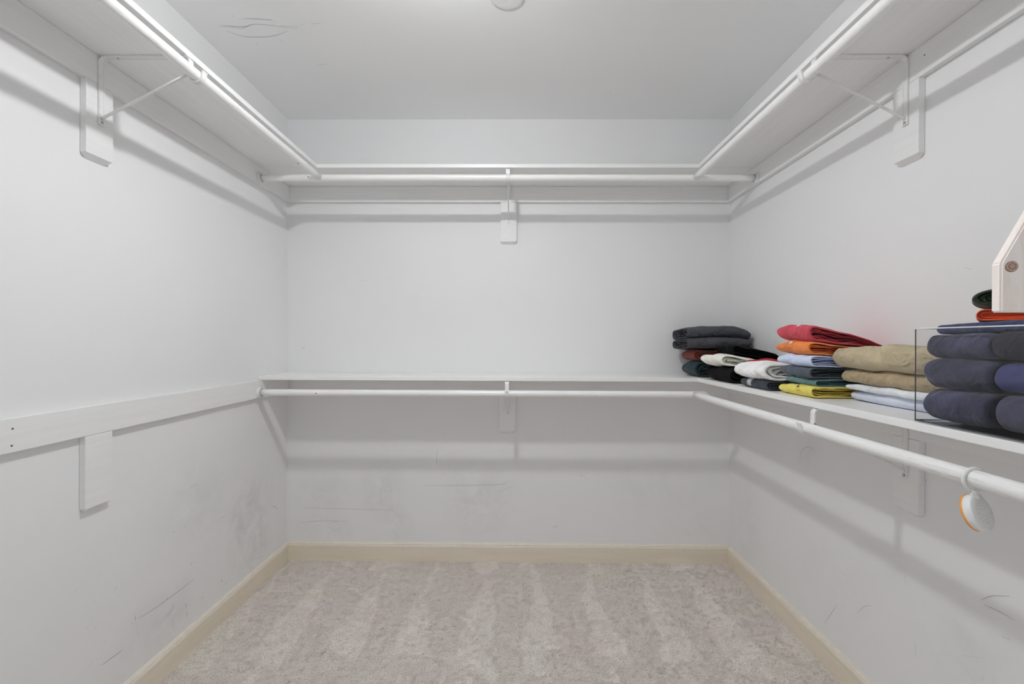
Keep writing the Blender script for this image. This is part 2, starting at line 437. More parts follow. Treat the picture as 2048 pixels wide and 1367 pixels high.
# plaster patch on the ceiling near the lamp
b = BM(); lathe(b, [(.062, 0), (.060, -.0012), (.05, -.0016), (.001, -.0016)], 40, (-.035, 1.625, H))
o = obj('plaster_patch', b, M['pale_patch'], O['ceiling'], True)

# small random rub marks, low on the left and back walls
rnd = random.Random(11)
rl, rb_ = [], []
for i in range(34):
    y = rnd.uniform(1.25, 2.45); z = rnd.uniform(.12, .5); a = rnd.uniform(0, pi); l = rnd.uniform(.006, .03)
    rl.append([(y, z), (y+l*cos(a)*.6, z+l*sin(a))])
for i in range(30):
    x = rnd.uniform(-1.2, -.1) if i < 22 else rnd.uniform(0, 1.1); z = rnd.uniform(.13, .62); a = rnd.uniform(0, pi); l = rnd.uniform(.004, .02)
    rb_.append([(x, z), (x+l*cos(a), z+l*sin(a))])
M['rub'] = RUB
scuffs('left', rl, O['wall_left'], M['rub'], .0016); scuffs('back', rb_, O['wall_back'], M['rub'], .0016)

# ------------------------------------------------------------------ shelves
SD = .2865
UZ0, UZ1 = 2.0645, 2.0835
LZ0, LZ1 = 1.0215, 1.0410
def board(name, label, x0, x1, y0, y1, z0, z1, mat):
    o = obj(name, box(BM(), x0, x1, y0, y1, z0, z1, .0022, 3), mat, smooth=False)
    return tag(o, label, 'shelf')
e = .0006
ub = board('shelf_board', 'upper white shelf board along the back wall, near the ceiling', XL+e, XR-e, D-SD, D-e, UZ0, UZ1, M['board_x'])
ul = board('shelf_board', 'upper white shelf board along the left wall', XL+e, XL+SD, YR+.02, D-SD-e, UZ0, UZ1, M['board_y'])
ur = board('shelf_board', 'upper white shelf board along the right wall', XR-SD, XR-e, YR+.02, D-SD-e, UZ0, UZ1, M['board_y'])
lb = board('shelf_board', 'lower white shelf board along the back wall, grey clothes at its right end', XL+e, XR-e, D-SD, D-e, LZ0, LZ1, M['board_x'])
lr = board('shelf_board', 'lower white shelf board along the right wall, carrying folded clothes and bin', XR-SD, XR-e, YR+.02, D-SD-e, LZ0, LZ1, M['board_y'])

def nail(parent, c, axis, sgn, r=.0035, mat=None, name='nail_hole'):
    bb = BM(); v = {'X': Vector((1, 0, 0)), 'Y': Vector((0, 1, 0)), 'Z': Vector((0, 0, 1))}[axis]*sgn
    c = Vector(c); cyl(bb, c-v*.001, c+v*.0006, r, 10)
    return obj(name, bb, mat or M['hole'], parent)

# cleats (1x4 boards screwed to the walls under the shelves)
CH = .086
def cleat(label, x0, x1, y0, y1, z0, z1, mat):
    return tag(obj('wall_cleat', box(BM(), x0, x1, y0, y1, z0, z1, .0015, 2), mat), label, 'cleat')
cub = cleat('white cleat board on the back wall under the upper shelf', XL+e, XR-e, D-CT, D-e, UZ0-CH, UZ0-e, M['cleat_x'])
cul = cleat('white cleat board on the left wall under the upper shelf', XL+e, XL+CT, YR+.02, D-CT-e, UZ0-CH, UZ0-e, M['cleat_y'])
cur = cleat('white cleat board on the right wall under the upper shelf', XR-CT, XR-e, YR+.02, D-CT-e, UZ0-CH, UZ0-e, M['cleat_y'])
clb = cleat('white cleat board on the back wall hidden in shade under the lower shelf', XL+e, XR-e, D-CT, D-e, LZ0-CH, LZ0-e, M['cleat_x'])
cll = cleat('bare white cleat board on the left wall at mid height with no shelf on it', XL+e, XL+CT, YR+.02, D-CT-e, LZ0-CH, LZ0-.0008, M['cleat_y'])
clr = cleat('white cleat board on the right wall under the lower shelf with the clothes', XR-CT, XR-e, YR+.02, D-CT-e, LZ0-CH, LZ0-e, M['cleat_y'])
nail(cll, (XL+CT, 1.118, .9945), 'X', 1, .0024); nail(cll, (XL+CT, 1.116, .9527), 'X', 1, .0024)
nail(cur, (XR-CT, 1.3, 2.03), 'X', -1, .002)

# ------------------------------------------------------------------ support blocks and brackets.  local: +x away from wall, y along wall
def frame_for(wall, s):
    if wall == 'back': return (s, D, 0), -pi/2
    if wall == 'left': return (XL, s, 0), 0
    return (XR, s, 0), pi
def block(wall, s, z0, z1, label):
    loc, rz = frame_for(wall, s)
    w = .0445; t = CT; c = .014
    bb = BM()
    def ring(x, zb, cut):
        pts = [(-w, z1), (-w, zb+cut), (-w+cut, zb), (w-cut, zb), (w, zb+cut), (w, z1)]
        return [bb.verts.new((x, y, z)) for y, z in pts]
    B = ring(e, z0, c); 
    F = [bb.verts.new((t, y, z)) for y, z in [(-w, z1), (-w, z0+c), (-w+.004, z0+c-.0005), (w-.004, z0+c-.0005), (w, z0+c), (w, z1)]]
    for i in range(6): bb.faces.new((B[i], B[(i+1) % 6], F[(i+1) % 6], F[i]))
    bb.faces.new(B[::-1]); bb.faces.new(F)
    bmesh.ops.bevel(bb, geom=bb.edges[:], offset=.0008, segments=1, affect='EDGES')
    o = obj('support_block', bb, M['cleat_y' if wall != 'back' else 'cleat_x'])
    o.location = loc; o.rotation_euler = (0, 0, rz)
    return tag(o, label, 'block')
UB0 = 1.749; LB0 = .709
block('left', 1.354, UB0, UZ0-CH-e, 'white block under the upper cleat on the left wall, behind a bracket leg')
block('back', -.0440, UB0, UZ0-CH-e, 'white block under the upper cleat in the middle of the back wall')
block('right', 1.3625, UB0, UZ0-CH-e, 'white block under the upper cleat on the right wall')
block('left', 1.354, LB0, LZ0-CH-e, 'white block under the bare cleat on the left wall, no bracket on it')
block('back', -.0480, LB0, LZ0-CH-e, 'shaded white block on the back wall under the lower shelf')
block('right', 1.357, LB0, LZ0-CH-e, 'shaded white block on the right wall behind the rod, under the clothes shelf')

RR = .0160       # rod radius
RD = .3120       # rod centre from wall
UR, LR = 2.0050, .9630
def sweep_strip(bm, path, w, t, rib=.0032, ribh=.0028):
    """path: list of (x,z) in the bracket plane; channel section: strip with raised edges, ribs on the left of the path"""
    q = .0014
    sec = [(-w/2, -q), (-w/2+rib, -q), (-w/2+rib, 0), (w/2-rib, 0), (w/2-rib, -q), (w/2, -q), (w/2, t+q), (w/2-rib, t+q), (w/2-rib, t), (-w/2+rib, t), (-w/2+rib, t+q), (-w/2, t+q)]
    rings = []
    for i, p in enumerate(path):
        a = path[max(i-1, 0)]; c = path[min(i+1, len(path)-1)]
        dx, dz = c[0]-a[0], c[1]-a[1]; l = math.hypot(dx, dz)
        nx_, nz_ = -dz/l, dx/l
        rings.append([bm.verts.new((p[0]+nx_*h, y, p[1]+nz_*h)) for y, h in sec])
    n = len(sec)
    for A, B in zip(rings, rings[1:]):
        for k in range(n): bm.faces.new((A[k], A[(k+1) % n], B[(k+1) % n], B[k]))
    bm.faces.new(rings[0][::-1]); bm.faces.new(rings[-1])
def arc(cx, cz, r, a0, a1, n=8):
    return [(cx+r*cos(radians(a0+(a1-a0)*i/n)), cz+r*sin(radians(a0+(a1-a0)*i/n))) for i in range(n+1)]
def bracket(wall, s, zs, zr, label):
    """shelf-and-rod bracket: leg on block, arm under shelf, J hook round the rod, diagonal strut"""
    loc, rz = frame_for(wall, s)
    t = thing('shelf_rod_bracket', label, 'bracket', loc, rz, 'shelf and rod brackets')
    x0 = CT+.0022; top = zs-.0022; r = .020
    # rib side must point away from wall/shelf: travelling up the leg then outward, the right side is inward -> mirror section
    leg = [(x0, zs-.205), (x0, zs-.19), (x0, zs-.10), (x0, top-r)]
    path = leg + arc(x0+r, top-r, r, 180, 90, 8)[1:] + [(.10, top), (.18, top), (.25, top)]
    hx = RD-RR-.0040
    path += arc(hx-.014, top-.014, .014, 90, 0, 8)
    path += [(hx, zr+.012), (hx, zr)]
    bm = BM()
    rev = path[::-1]      # reversed so that the ribs fall on the open side
    sweep_strip(bm, rev, .0190, .0016, .0048)
    obj('frame', bm, M['steel'], t)
    bm = BM()
    rr = RD-hx
    hook = [(hx+.0003, zr+.016)] + arc(RD, zr, rr-.0003, 180, 360, 18) + [(RD+rr+.0010, zr+.008), (RD+rr+.0030, zr+.014)]
    sweep_strip(bm, hook, .0190, .0016, .0048)
    # hook ribs face outwards: mirror by building a second thin inner lining
    obj('rod_hook', bm, M['steel'], t)
    bm = BM()
    p0 = Vector((x0+.006, 0, zs-.183)); p1 = Vector((hx-.004, 0, zr+.010))
    tube(bm, [p0+Vector((-.004, 0, -.001)), p0, p0.lerp(p1, .5), p1], .0042, 10)
    obj('strut', bm, M['steel'], t, True)
    bm = BM(); cyl(bm, (x0+.002, 0, zs-.197), (x0+.0046, 0, zs-.197), .0042, 12); obj('screw', bm, M['screw'], t)
    bm = BM(); cyl(bm, (.072, 0, top-.0035), (.072, 0, top-.0021), .003, 10); obj('screw', bm, M['screw'], t)
    return t
bracket('left', 1.3550, UZ0, UR, 'white metal shelf bracket on the left wall holding the upper left rod')
bracket('back', -.0440, UZ0, UR, 'white metal bracket at the middle of the upper back rod')
bracket('right', 1.3600, UZ0, UR, 'white metal shelf bracket on the right wall holding the upper right rod')
bracket('back', -.0450, LZ0, LR, 'white metal bracket at the middle of the lower back rod')
bracket('right', 1.3560, LZ0, LR, 'white metal bracket under the clothes shelf holding the lower right rod')

# ------------------------------------------------------------------ rods
def rod(label, p0, p1, mat, cut=None):
    bm = BM(); p0 = Vector(p0); p1 = Vector(p1); N = 40
    pts = [p0.lerp(p1, i/N) for i in range(N+1)]
    tube(bm, pts, RR, 28)
    if cut:      # angled saw cut at the p1 end
        bm.verts.ensure_lookup_table()
        for v in bm.verts:
            if (v.co-p1).length < RR*1.05: v.co.x += -(v.co.z-p1.z)*cut
    return tag(obj('closet_rod', bm, mat, smooth=True), label, 'rod')
yb = D-RD
gap = RR*.92
rub_ = rod('upper round white closet rod along the back wall', (XL+CT+.004, yb, UR), (XR-CT-.004, yb, UR), M['rod_clean'])
rul = rod('upper worn white closet rod along the left wall', (XL+RD, YR+.01, UR), (XL+RD, yb-gap, UR), M['rod_y'])
rur = rod('upper white closet rod along the right wall', (XR-RD, YR+.01, UR), (XR-RD, yb-gap, UR), M['rod_clean'])
rlb = rod('lower round white closet rod along the back wall', (XL+CT+.004, yb, LR), (.925, yb, LR), M['rod_x'], 1.0)
rlr = rod('lower worn white closet rod along the right wall, plastic freshener hanging on it', (XR-RD, YR+.01, LR), (XR-RD, yb-gap, LR), M['rod_y'])
nail(rul, (XL+RD+.001, 1.98, UR-RR), 'Z', -1, .0035); nail(rub_, (-1.005, yb-RR, UR-.001), 'Y', -1, .003); nail(rub_, (-.945, yb-RR, UR), 'Y', -1, .003)
nail(rlb, (-.965, yb-RR, LR-.001), 'Y', -1, .0028)

def socket(wall, loc, label):
    bm = BM()
    lathe(bm, [(.027, .0), (.027, .0025), (.0255, .004), (.0225, .004), (.0215, .013), (.0190, .013), (.0185, .004), (.001, .004)], 32, axis='X')
    o = obj('rod_socket', bm, M['socket'], smooth=False)
    o.location = loc; o.rotation_euler = (0, 0, 0 if wall == 'left' else pi)
    for p in o.data.polygons: p.use_smooth = True
    return tag(o, label, 'socket')
socket('left', (XL+CT+.0004, yb, UR), 'round white rod socket on the left wall cleat, holding the upper back rod')
socket('right', (XR-CT-.0004, yb, UR), 'round white rod socket on the right wall cleat, holding the upper back rod')
socket('left', (XL+CT+.0004, yb, LR), 'round white rod socket at the left end of the lower back rod')

# ------------------------------------------------------------------ ceiling lamp (above the frame)
t = thing('ceiling_light', 'shallow round frosted lamp under a white ceiling plate shaped to shield its light', 'lamp', (LAMP[0], LAMP[1], H))
bm = BM(); lathe(bm, [(.058, 0), (.058, -.008), (.045, -.022), (.020, -.032), (.018, -.046), (.031, -.0520), (.032, -.0545), (.001, -.0545)], 36)  # unseen holder; its lower disc is shaped to block light going up
obj('canopy_shield', bm, M['socket'], t, True)
k = NT('lit_frosted_lens'); k.col((.9, .9, .9)); k.b.inputs['Emission Color'].default_value = (.972, .99, 1.0, 1); k.b.inputs['Emission Strength'].default_value = LAMP_E
bm = BM(); dz = LAMP[2]-H
lathe(bm, [(LAMP_R*sin(pi*i/16), dz+LAMP_H*cos(pi*i/16)) for i in range(17)], 36)
obj('lens', bm, k.m, t, True)

# ------------------------------------------------------------------ folded clothes
def fold(name, label, cat, org, rz, L, Wd, zn, zt, hn, ht, mat, layers=3, seed=0, amp=.004, droop=0., pinch=.10,
         jitter=.02, cave=None, nose=1.0, fill=.80, group=None, bulge=0., twist=0., freq=9., tip=0., stack=1, crumple=0., far=.34, near=.10, sag=1.0, xmin=None, closed=False):
    """Folded garment.  Local frame: nose (fold) at x=0 facing -x, running to x=L; y from 0 to Wd (y=0 is the end with the
    open layers towards the door).  zn/zt bottom height at nose/tail, hn/ht thickness there.  Nested folds of one cloth."""
    rnd = random.Random(seed)
    bm = BM()
    off = Vector((rnd.uniform(0, 50), rnd.uniform(0, 50), rnd.uniform(0, 50)))
    def warp(s, v, w):
        # s along (metres), v across 0..1, w vertical 0..1
        u = max(s/L, 0.0)
        zb = zn+(zt-zn)*u; h = hn+(ht-hn)*u
        h0 = h; vf = 1-min(max(v, 0), 1)
        h *= 1-(pinch+near*.3)*math.exp(-max(v, 0)/.10)-far*math.exp(-(vf/.20)**1.5)
        zb += (h0-h)*.35
        s = s+far*.022*math.exp(-vf/.16)*math.exp(-u/.5)
        h *= 1+bulge*sin(pi*min(max(v, 0), 1))
        z = zb+w*h
        y = v*Wd
        x = s
        n = noise.noise_vector(Vector((x, y, z*1.6))*freq+off)
        n2 = noise.noise_vector(Vector((x, y, z*1.3))*freq*2.7+off)
        edge = min(1.0, max(0., w)*2.2+.08)     # keep the underside seated
        q = Vector((x+n.x*amp*1.5+n2.x*amp*.5, y+(n.y*amp*1.6+n2.y*amp*.7), z+(n.z*amp*1.1+n2.z*amp*.5)*edge))
        # the whole pile settles together: one slow wave shared by everything stacked there, growing with height
        wx_ = org[0]+q.x*cos(rz)-q.y*sin(rz); wy_ = org[1]+q.x*sin(rz)+q.y*cos(rz)
        hgt = min(1.0, max(0., (q.z-ST)/.06)); pn = Vector((wx_*9, wy_*11, 2.7))
        q.z += sag*hgt*(.0085*noise.noise(pn)+.0035*noise.noise(pn*2.3))
        if xmin is not None: q.x = max(q.x, xmin)
        q.z -= droop*math.exp(-max(u, 0)/.22)*(.3+.7*(1-w))
        if crumple:
            c3 = Vector((x*1.0, y*1.7, z*1.4))*17+off; c4 = Vector((x*1.3, y*2.1, z*1.6))*34+off
            rd = (1-abs(noise.noise(c3))*2.4)*.65 + (1-abs(noise.noise(c4))*2.2)*.35
            k_ = crumple*rd*edge
            q.z += k_*(.9 if w > .5 else .35)
            q.x -= k_*.9*math.exp(-max(u, 0)/.15)
        if tip: q.x += tip*(1-min(max(v, 0), 1))
        if twist: q.z += twist*(v-.5)*w
        return q
    pitch_ = 1/(2*layers); cnt = 0
    if cave is None: spec = [(kx*pitch_, pitch_*fill, jitter*rnd.uniform(.2, 1) if kx else 0) for kx in range(layers)]
    else: spec = [(0, .15, 0), (.20, .12, jitter*.5), (.34, .10, jitter), (.445, .045, jitter*.3)][:cave]
    for kx, (d0, th, rec) in [(a_, b_) for _ in range(stack) for a_, b_ in enumerate(spec)]:
        sk = cnt//len(spec); cnt += 1
        SW = (lambda w_: w_) if stack == 1 else (lambda w_, sk=sk: (sk+w_*.97)/stack)
        hs = hn/stack
        c0, c1 = d0+th/2, 1-d0-th/2
        rw = (c1-c0)/2
        rx = max(rw*hs*nose, .002); sx = rx+d0*hs*nose+th*hs/2+(.006 if sk else 0)
        tail = L*(1-(rnd.uniform(0, .06) if kx else 0))
        loop = closed and kx == 0
        if closed: tail = L-rx if loop else L*rnd.uniform(.82, .9)
        path = []                                  # (s, w, ds-normal)
        nb = 18
        for i in range(nb): path.append((tail+(sx-tail)*i/nb, c0, 0, -1))
        na = 14
        for i in range(na+1):
            a = -pi/2-pi*i/na
            path.append((sx+rx*cos(a), (c0+c1)/2+rw*sin(a), cos(a), sin(a)))
        for i in range(1, nb+1): path.append((sx+(tail-sx)*i/nb, c1, 0, 1))
        if loop:
            for i in range(1, na):
                a = pi/2-pi*i/na
                path.append((tail+rx*cos(a), (c0+c1)/2+rw*sin(a), cos(a), sin(a)))
        v0 = rec; v1 = 1-rec*rnd.uniform(.3, 1)
        nv = 14
        out, inn = [], []
        for j in range(nv+1):
            v = v0+(v1-v0)*j/nv
            ro, ri = [], []
            rag = .012*noise.noise(Vector((kx*3.1+seed, j*.0, 0)))
            for (s, w, nx_, nw) in path:
                wob = 0
                if kx:
                    wob = (.055 if cave is None else .17)*noise.noise(Vector((s*30, v*3+seed, kx*7.3)))
                ho = th/2
                ro.append(bm.verts.new(warp(s+nx_*ho*hs*nose, v, SW(w+nw*ho+wob))))
                ri.append(bm.verts.new(warp(s-nx_*ho*hs*nose, v, SW(w-nw*ho+wob))))
            out.append(ro); inn.append(ri)
        m = len(path)
        for j in range(nv):
            for i in range(m if loop else m-1):
                i1 = (i+1) % m
                bm.faces.new((out[j][i], out[j][i1], out[j+1][i1], out[j+1][i]))
                bm.faces.new((inn[j][i], inn[j+1][i], inn[j+1][i1], inn[j][i1]))
            for i in (() if loop else (0, m-1)):
                bm.faces.new((out[j][i], out[j+1][i], inn[j+1][i], inn[j][i]))
        for j in (0, nv):
            for i in range(m if loop else m-1): bm.faces.new((out[j][i], inn[j][i], inn[j][(i+1) % m], out[j][(i+1) % m]))
    me_o = obj(name, bm, mat, smooth=True)
    # round the cut edges of the cloth a little
    mod = me_o.modifiers.new('soften', 'SUBSURF'); mod.levels = 1; mod.render_levels = 2
    me_o.location = (org[0], org[1], 0); me_o.rotation_euler = (0, 0, rz)
    tag(me_o, label, cat, group)
    def surf(s, v, lift=0.0):
        """point and normal on the outer top/nose surface; s<0 walks down round the nose (angle)"""
        rx = hn*nose/2
        def P(s_, v_):
            if s_ >= rx: return warp(s_, v_, 1.0)
            a = (rx-s_)/rx           # arc parameter
            a = min(a, pi)
            return warp(rx-rx*sin(a), v_, .5+.5*cos(a))
        p = P(s, v); du = P(s+.002, v)-p; dv = P(s, v+.02)-p
        n = du.cross(dv).normalized()
        return p+n*lift, n, du.normalized()
    return me_o, surf

def button(parent, surf, s, v, mat, r=.0055, ringmat=None):
    p, n, du = surf(s, v, .0008)
    w = n.cross(du); R = Matrix((du, w, n)).transposed().to_4x4()
    bm = BM(); lathe(bm, [(r, 0), (r*1.02, .0010), (r*.9, .0018), (r*.7, .0013), (.0004, .0013)], 20)
    o = obj('button', bm, mat, parent, True); o.matrix_local = Matrix.Translation(p) @ R
    if ringmat:
        bm = BM()
        for a in (0, pi/2, pi, 3*pi/2): cyl(bm, (r*.28*cos(a), r*.28*sin(a), .0012), (r*.28*cos(a), r*.28*sin(a), .0017), r*.12, 8)
        h = obj('button_hole', bm, ringmat, o)
def strip_on(parent, surf, s0, s1, v0, v1, mat, name='placket', lift=.0011, ns=14, nv=3, thick=.0009):
    bm = BM(); g = []
    for i in range(ns+1):
        g.append([bm.verts.new(surf(s0+(s1-s0)*i/ns, v0+(v1-v0)*j/nv, lift)[0]) for j in range(nv+1)])
    for i in range(ns):
        for j in range(nv): bm.faces.new((g[i][j], g[i+1][j], g[i+1][j+1], g[i][j+1]))
    if surf((s0+s1)/2, (v0+v1)/2)[1].dot(bm.faces[:][0].normal) == 0: bm.normal_update()
    o = obj(name, bm, mat, parent, True)
    o.modifiers.new('thickness', 'SOLIDIFY').thickness = thick
    return o

C = {
 'teal_dk': cloth_mat('dark_teal_knit', (18, 42, 50), ribbed=60), 'rust': cloth_mat('rust_red_knit', (112, 40, 26)),
 'charcoal': cloth_mat('charcoal_twill', (68, 69, 74), crease=1.0, sheen=.03), 'black': cloth_mat('black_jersey', (11, 11, 12), crease=.7, sheen=0),
 'black_knit': cloth_mat('black_knit', (21, 20, 22), crease=.6, ribbed=70, sheen=0), 'cream': cloth_mat('cream_cotton', (226, 220, 210)),
 'navy_flannel': cloth_mat('dark_navy_plaid', (38, 44, 55), heather=.25, stripes=((58, 62, 74), 28, 'Y')),
 'white': cloth_mat('white_cotton', (222, 223, 255), crease=.7), 'red_trim': cloth_mat('red_trim_cloth', (158, 22, 30)),
 'yellow': cloth_mat('yellow_cotton', (208, 194, 82)), 'teal': cloth_mat('dusty_teal_pique', (82, 118, 124)),
 'slate': cloth_mat('heather_slate_knit', (66, 74, 84), heather=.35), 'ltblue': cloth_mat('light_blue_heather', (178, 192, 224), heather=.3),
 'periwinkle': cloth_mat('blue_inner_cotton', (96, 106, 150)),
 'orange': cloth_mat('orange_pique', (210, 116, 44), weave=700), 'red': cloth_mat('raspberry_red_pique', (184, 54, 72), weave=700),
 'seer': cloth_mat('blue_white_seersucker', (214, 218, 238), stripes=((168, 176, 208), 120, 'Y'), crease=.4),
 'ltgrey': cloth_mat('pale_grey_cotton', (206, 210, 214), crease=.8), 'khaki': cloth_mat('khaki_chino', (168, 154, 124), crease=1.2),
 'khaki2': cloth_mat('brown_khaki_chino', (156, 138, 108), crease=1.2),
 'towel': cloth_mat('slate_blue_velour', (55, 56, 78), weave=500, sheen=.2, var=.5), 'towel2': cloth_mat('indigo_velour', (48, 54, 86), weave=500, sheen=.2, var=.2),
 'blueknit': cloth_mat('indigo_knit', (54, 56, 100), weave=350, heather=.2), 'graphite': cloth_mat('graphite_velour', (42, 42, 50), sheen=.1),
 'greyblue': cloth_mat('grey_blue_velour', (64, 64, 84), sheen=.2),
 'orange2': cloth_mat('bright_orange_fleece', (226, 96, 40)), 'green': cloth_mat('dark_green_fleece', (36, 50, 33), heather=.3, weave=400),
}
M['button_w'] = flat_mat('white_shirt_button', (.85, .84, .80), .25)
M['button_d'] = flat_mat('dark_shirt_button', (.05, .055, .07), .25)
M['stitch'] = flat_mat('grey_print', (.45, .47, .5), .8)
ST = LZ1+.0008

G = 'folded clothes on the right shelf'
# --- corner pile (rolls lie across the shelf: nose to the door side)
fold('folded_sweater', 'dark teal folded sweater at the bottom of the corner pile', 'sweater', (.880, 2.250), 0, .26, .20, ST, ST, .078, .070, C['teal_dk'], 2, 1, .004, pinch=.12, cave=3, group=G)
fold('folded_sweater', 'rust red folded sweater between dark teal and charcoal cloth in the corner pile', 'sweater', (.878, 2.255), 0, .26, .19, ST+.080, ST+.072, .056, .052, C['rust'], 2, 2, .004, cave=3, group=G)
fold('folded_trousers', 'charcoal grey rolled trousers on top of the corner pile', 'trousers', (1.150, 2.225), pi/2, .22, .315, ST+.141, ST+.131, .112, .105, C['charcoal'], 2, 3, .0045, pinch=.36, nose=.9, fill=.95, freq=8, cave=3, stack=2, crumple=.006, jitter=.03, far=.1, closed=True, group=G)
# --- second pile: black sweater, cream shirt, black trousers
fold('folded_sweater', 'black knitted folded sweater on the shelf under the cream shirt', 'sweater', (.895, 1.915), 0, .26, .27, ST, ST, .066, .052, C['black_knit'], 2, 4, .004, cave=3, group=G)
fold('folded_shirt', 'cream white folded shirt beside the rust red sweater', 'shirt', (.876, 1.950), 0, .28, .24, ST+.069, ST+.056, .056, .020, C['cream'], 3, 5, .004, crumple=.002, nose=1.3, jitter=.10, cave=4, group=G)
fold('folded_trousers', 'black folded trousers lying on the cream shirt against the right wall', 'trousers', (.955, 2.010), 0, .205, .20, ST+.123, ST+.083, .036, .044, C['black'], 3, 6, .004, cave=4, group=G, closed=True)
# --- third pile
o, sf = fold('folded_shirt', 'dark navy plaid folded shirt under the white shirt', 'shirt', (.900, 1.640), 0, .26, .21, ST, ST, .034, .026, C['navy_flannel'], 2, 7, .003, crumple=.0025, group=G)
strip_on(o, sf, -.02, .03, .52, .66, M['stitch'], 'shirt_label')
o, sf = fold('folded_shirt', 'white folded shirt with a red collar edge, beside the yellow shirt', 'shirt', (.888, 1.635), 0, .27, .235, ST+.040, ST+.030, .070, .045, C['white'], 2, 8, .006, crumple=.003, droop=.016, nose=1.9, fill=.95, jitter=.1, freq=6, cave=3, group=G)
bm = BM(); tube(bm, [sf(.035+.075*t_/12, .85-.85*t_/12, .002+.005*t_/12)[0] for t_ in range(13)], .0036, 10); obj('collar_trim', bm, C['red_trim'], o, True)
# --- fourth pile: six polo shirts
px0, py0, pw = .917, 1.436, .184
o, sf = fold('folded_shirt', 'yellow folded shirt at the bottom of the polo pile', 'shirt', (px0, py0-.012), 0, .235, pw, ST, ST, .036, .030, C['yellow'], 3, 9, .0045, crumple=.0018, jitter=.12, cave=3, group=G)
button(o, sf, .002, .36, M['button_d'], .005)
strip_on(o, sf, -.012, .03, .30, .42, C['yellow'])
o, sf = fold('folded_shirt', 'dusty teal folded shirt above the yellow shirt', 'shirt', (px0+.018, py0-.004), 0, .215, pw-.015, ST+.0365, ST+.031, .024, .026, C['teal'], 2, 10, .0045, crumple=.0018, jitter=.08, cave=3, group=G)
button(o, sf, .004, .62, M['button_d'], .0045)
fold('folded_shirt', 'heather slate folded shirt between teal and light blue shirts', 'shirt', (px0+.004, py0-.002), 0, .232, pw-.005, ST+.0610, ST+.058, .036, .030, C['slate'], 2, 11, .0045, crumple=.0018, jitter=.08, cave=3, group=G)
o, sf = fold('folded_shirt', 'light blue folded shirt under the orange shirt', 'shirt', (px0+.0, py0-.004), 0, .232, pw, ST+.0975, ST+.089, .039, .028, C['ltblue'], 2, 12, .0045, crumple=.0018, jitter=.08, cave=3, group=G)
o, sf = fold('folded_shirt', 'orange polo shirt with a white button, under the red shirt', 'shirt', (px0-.006, py0), 0, .245, pw, ST+.1370, ST+.118, .044, .028, C['orange'], 2, 13, .0045, crumple=.0018, nose=1.2, jitter=.12, cave=3, group=G)
strip_on(o, sf, -.020, .03, .40, .54, C['orange'], 'placket', .0012)
button(o, sf, .000, .47, M['button_w'], .0058, M['hole'])
o, sf = fold('folded_shirt', 'raspberry red polo shirt with a white button, on top of its pile', 'shirt', (px0-.004, py0-.004), 0, .246, pw, ST+.1815, ST+.147, .058, .018, C['red'], 2, 14, .0045, crumple=.0018, nose=1.1, jitter=.14, cave=3, group=G)
strip_on(o, sf, -.030, .02, .34, .47, C['red'], 'placket', .0012)
button(o, sf, .010, .405, M['button_w'], .0060, M['hole'])
# --- fifth pile: two trousers on two shirts
fold('folded_shirt', 'blue and white seersucker folded shirt lying on the shelf beside the clear bin', 'shirt', (1.012, 1.045), 0, .150, .355, ST, ST, .032, .028, C['seer'], 2, 15, .003, crumple=.001, group=G, far=0.3)
fold('folded_shirt', 'pale grey folded shirt on the seersucker shirt', 'shirt', (1.000, 1.045), 0, .162, .362, ST+.033, ST+.029, .023, .022, C['ltgrey'], 2, 16, .004, crumple=.0025, cave=3, group=G, far=0.4)
fold('folded_trousers', 'brownish khaki folded trousers, the lower of the two khaki pairs', 'trousers', (.990, 1.040), 0, .174, .366, ST+.057, ST+.052, .042, .040, C['khaki2'], 2, 17, .006, freq=11, crumple=.0035, cave=3, group=G, far=0.2)
fold('folded_trousers', 'khaki folded trousers, the topmost beside the red shirt', 'trousers', (.968, 1.040), 0, .196, .378, ST+.100, ST+.093, .068, .060, C['khaki'], 2, 18, .008, crumple=.010, fill=.92, nose=.9, freq=10, cave=3, group=G, far=0.25)

# ------------------------------------------------------------------ clear acrylic bin and its towels
def clear_mat(name, tint, ior=1.45):
    """thin clear sheet: straight-through transmission plus Fresnel reflection"""
    k = NT(name); k.n.remove(k.b)
    tr = k.node('ShaderNodeBsdfTransparent'); tr.inputs[0].default_value = (*tint, 1)
    gl = k.node('ShaderNodeBsdfGlossy'); gl.inputs['Roughness'].default_value = .03
    lw = k.node('ShaderNodeLayerWeight'); lw.inputs['Blend'].default_value = .5
    f5 = k.math('MULTIPLY', k.math('POWER', lw.outputs['Facing'], 5.0), .9)
    f5 = k.math('ADD', f5, .025, True)
    mx = k.node('ShaderNodeMixShader')
    k.link(f5, mx.inputs[0]); k.link(tr.outputs[0], mx.inputs[1]); k.link(gl.outputs[0], mx.inputs[2])
    k.link(mx.outputs[0], k.n['Material Output'].inputs['Surface'])
    return k.m
ACR = clear_mat('clear_acrylic', (.985, .987, .99))
ACE = flat_mat('acrylic_edge', (.06, .06, .07), .2)
bx0, bx1, by0, by1, bz1 = XR-SD+.0006, XR-.008, .715, 1.0175, 1.2460
t = thing('storage_bin', 'clear plastic storage bin full of folded towels on the right shelf', 'bin', ((bx0+bx1)/2, (by0+by1)/2, ST))
def tp(name, bm, mat): 
    o = obj(name, bm, mat, t); o.matrix_parent_inverse = Matrix.Translation((-(bx0+bx1)/2, -(by0+by1)/2, -ST)); return o
th = .0028
tp('front_panel', box(BM(), bx0, bx0+th, by0, by1, ST+.003, bz1), ACR)
tp('side_panel', box(BM(), bx0+th+.0002, bx1-th-.0002, by1-th, by1, ST+.003, bz1), ACR)
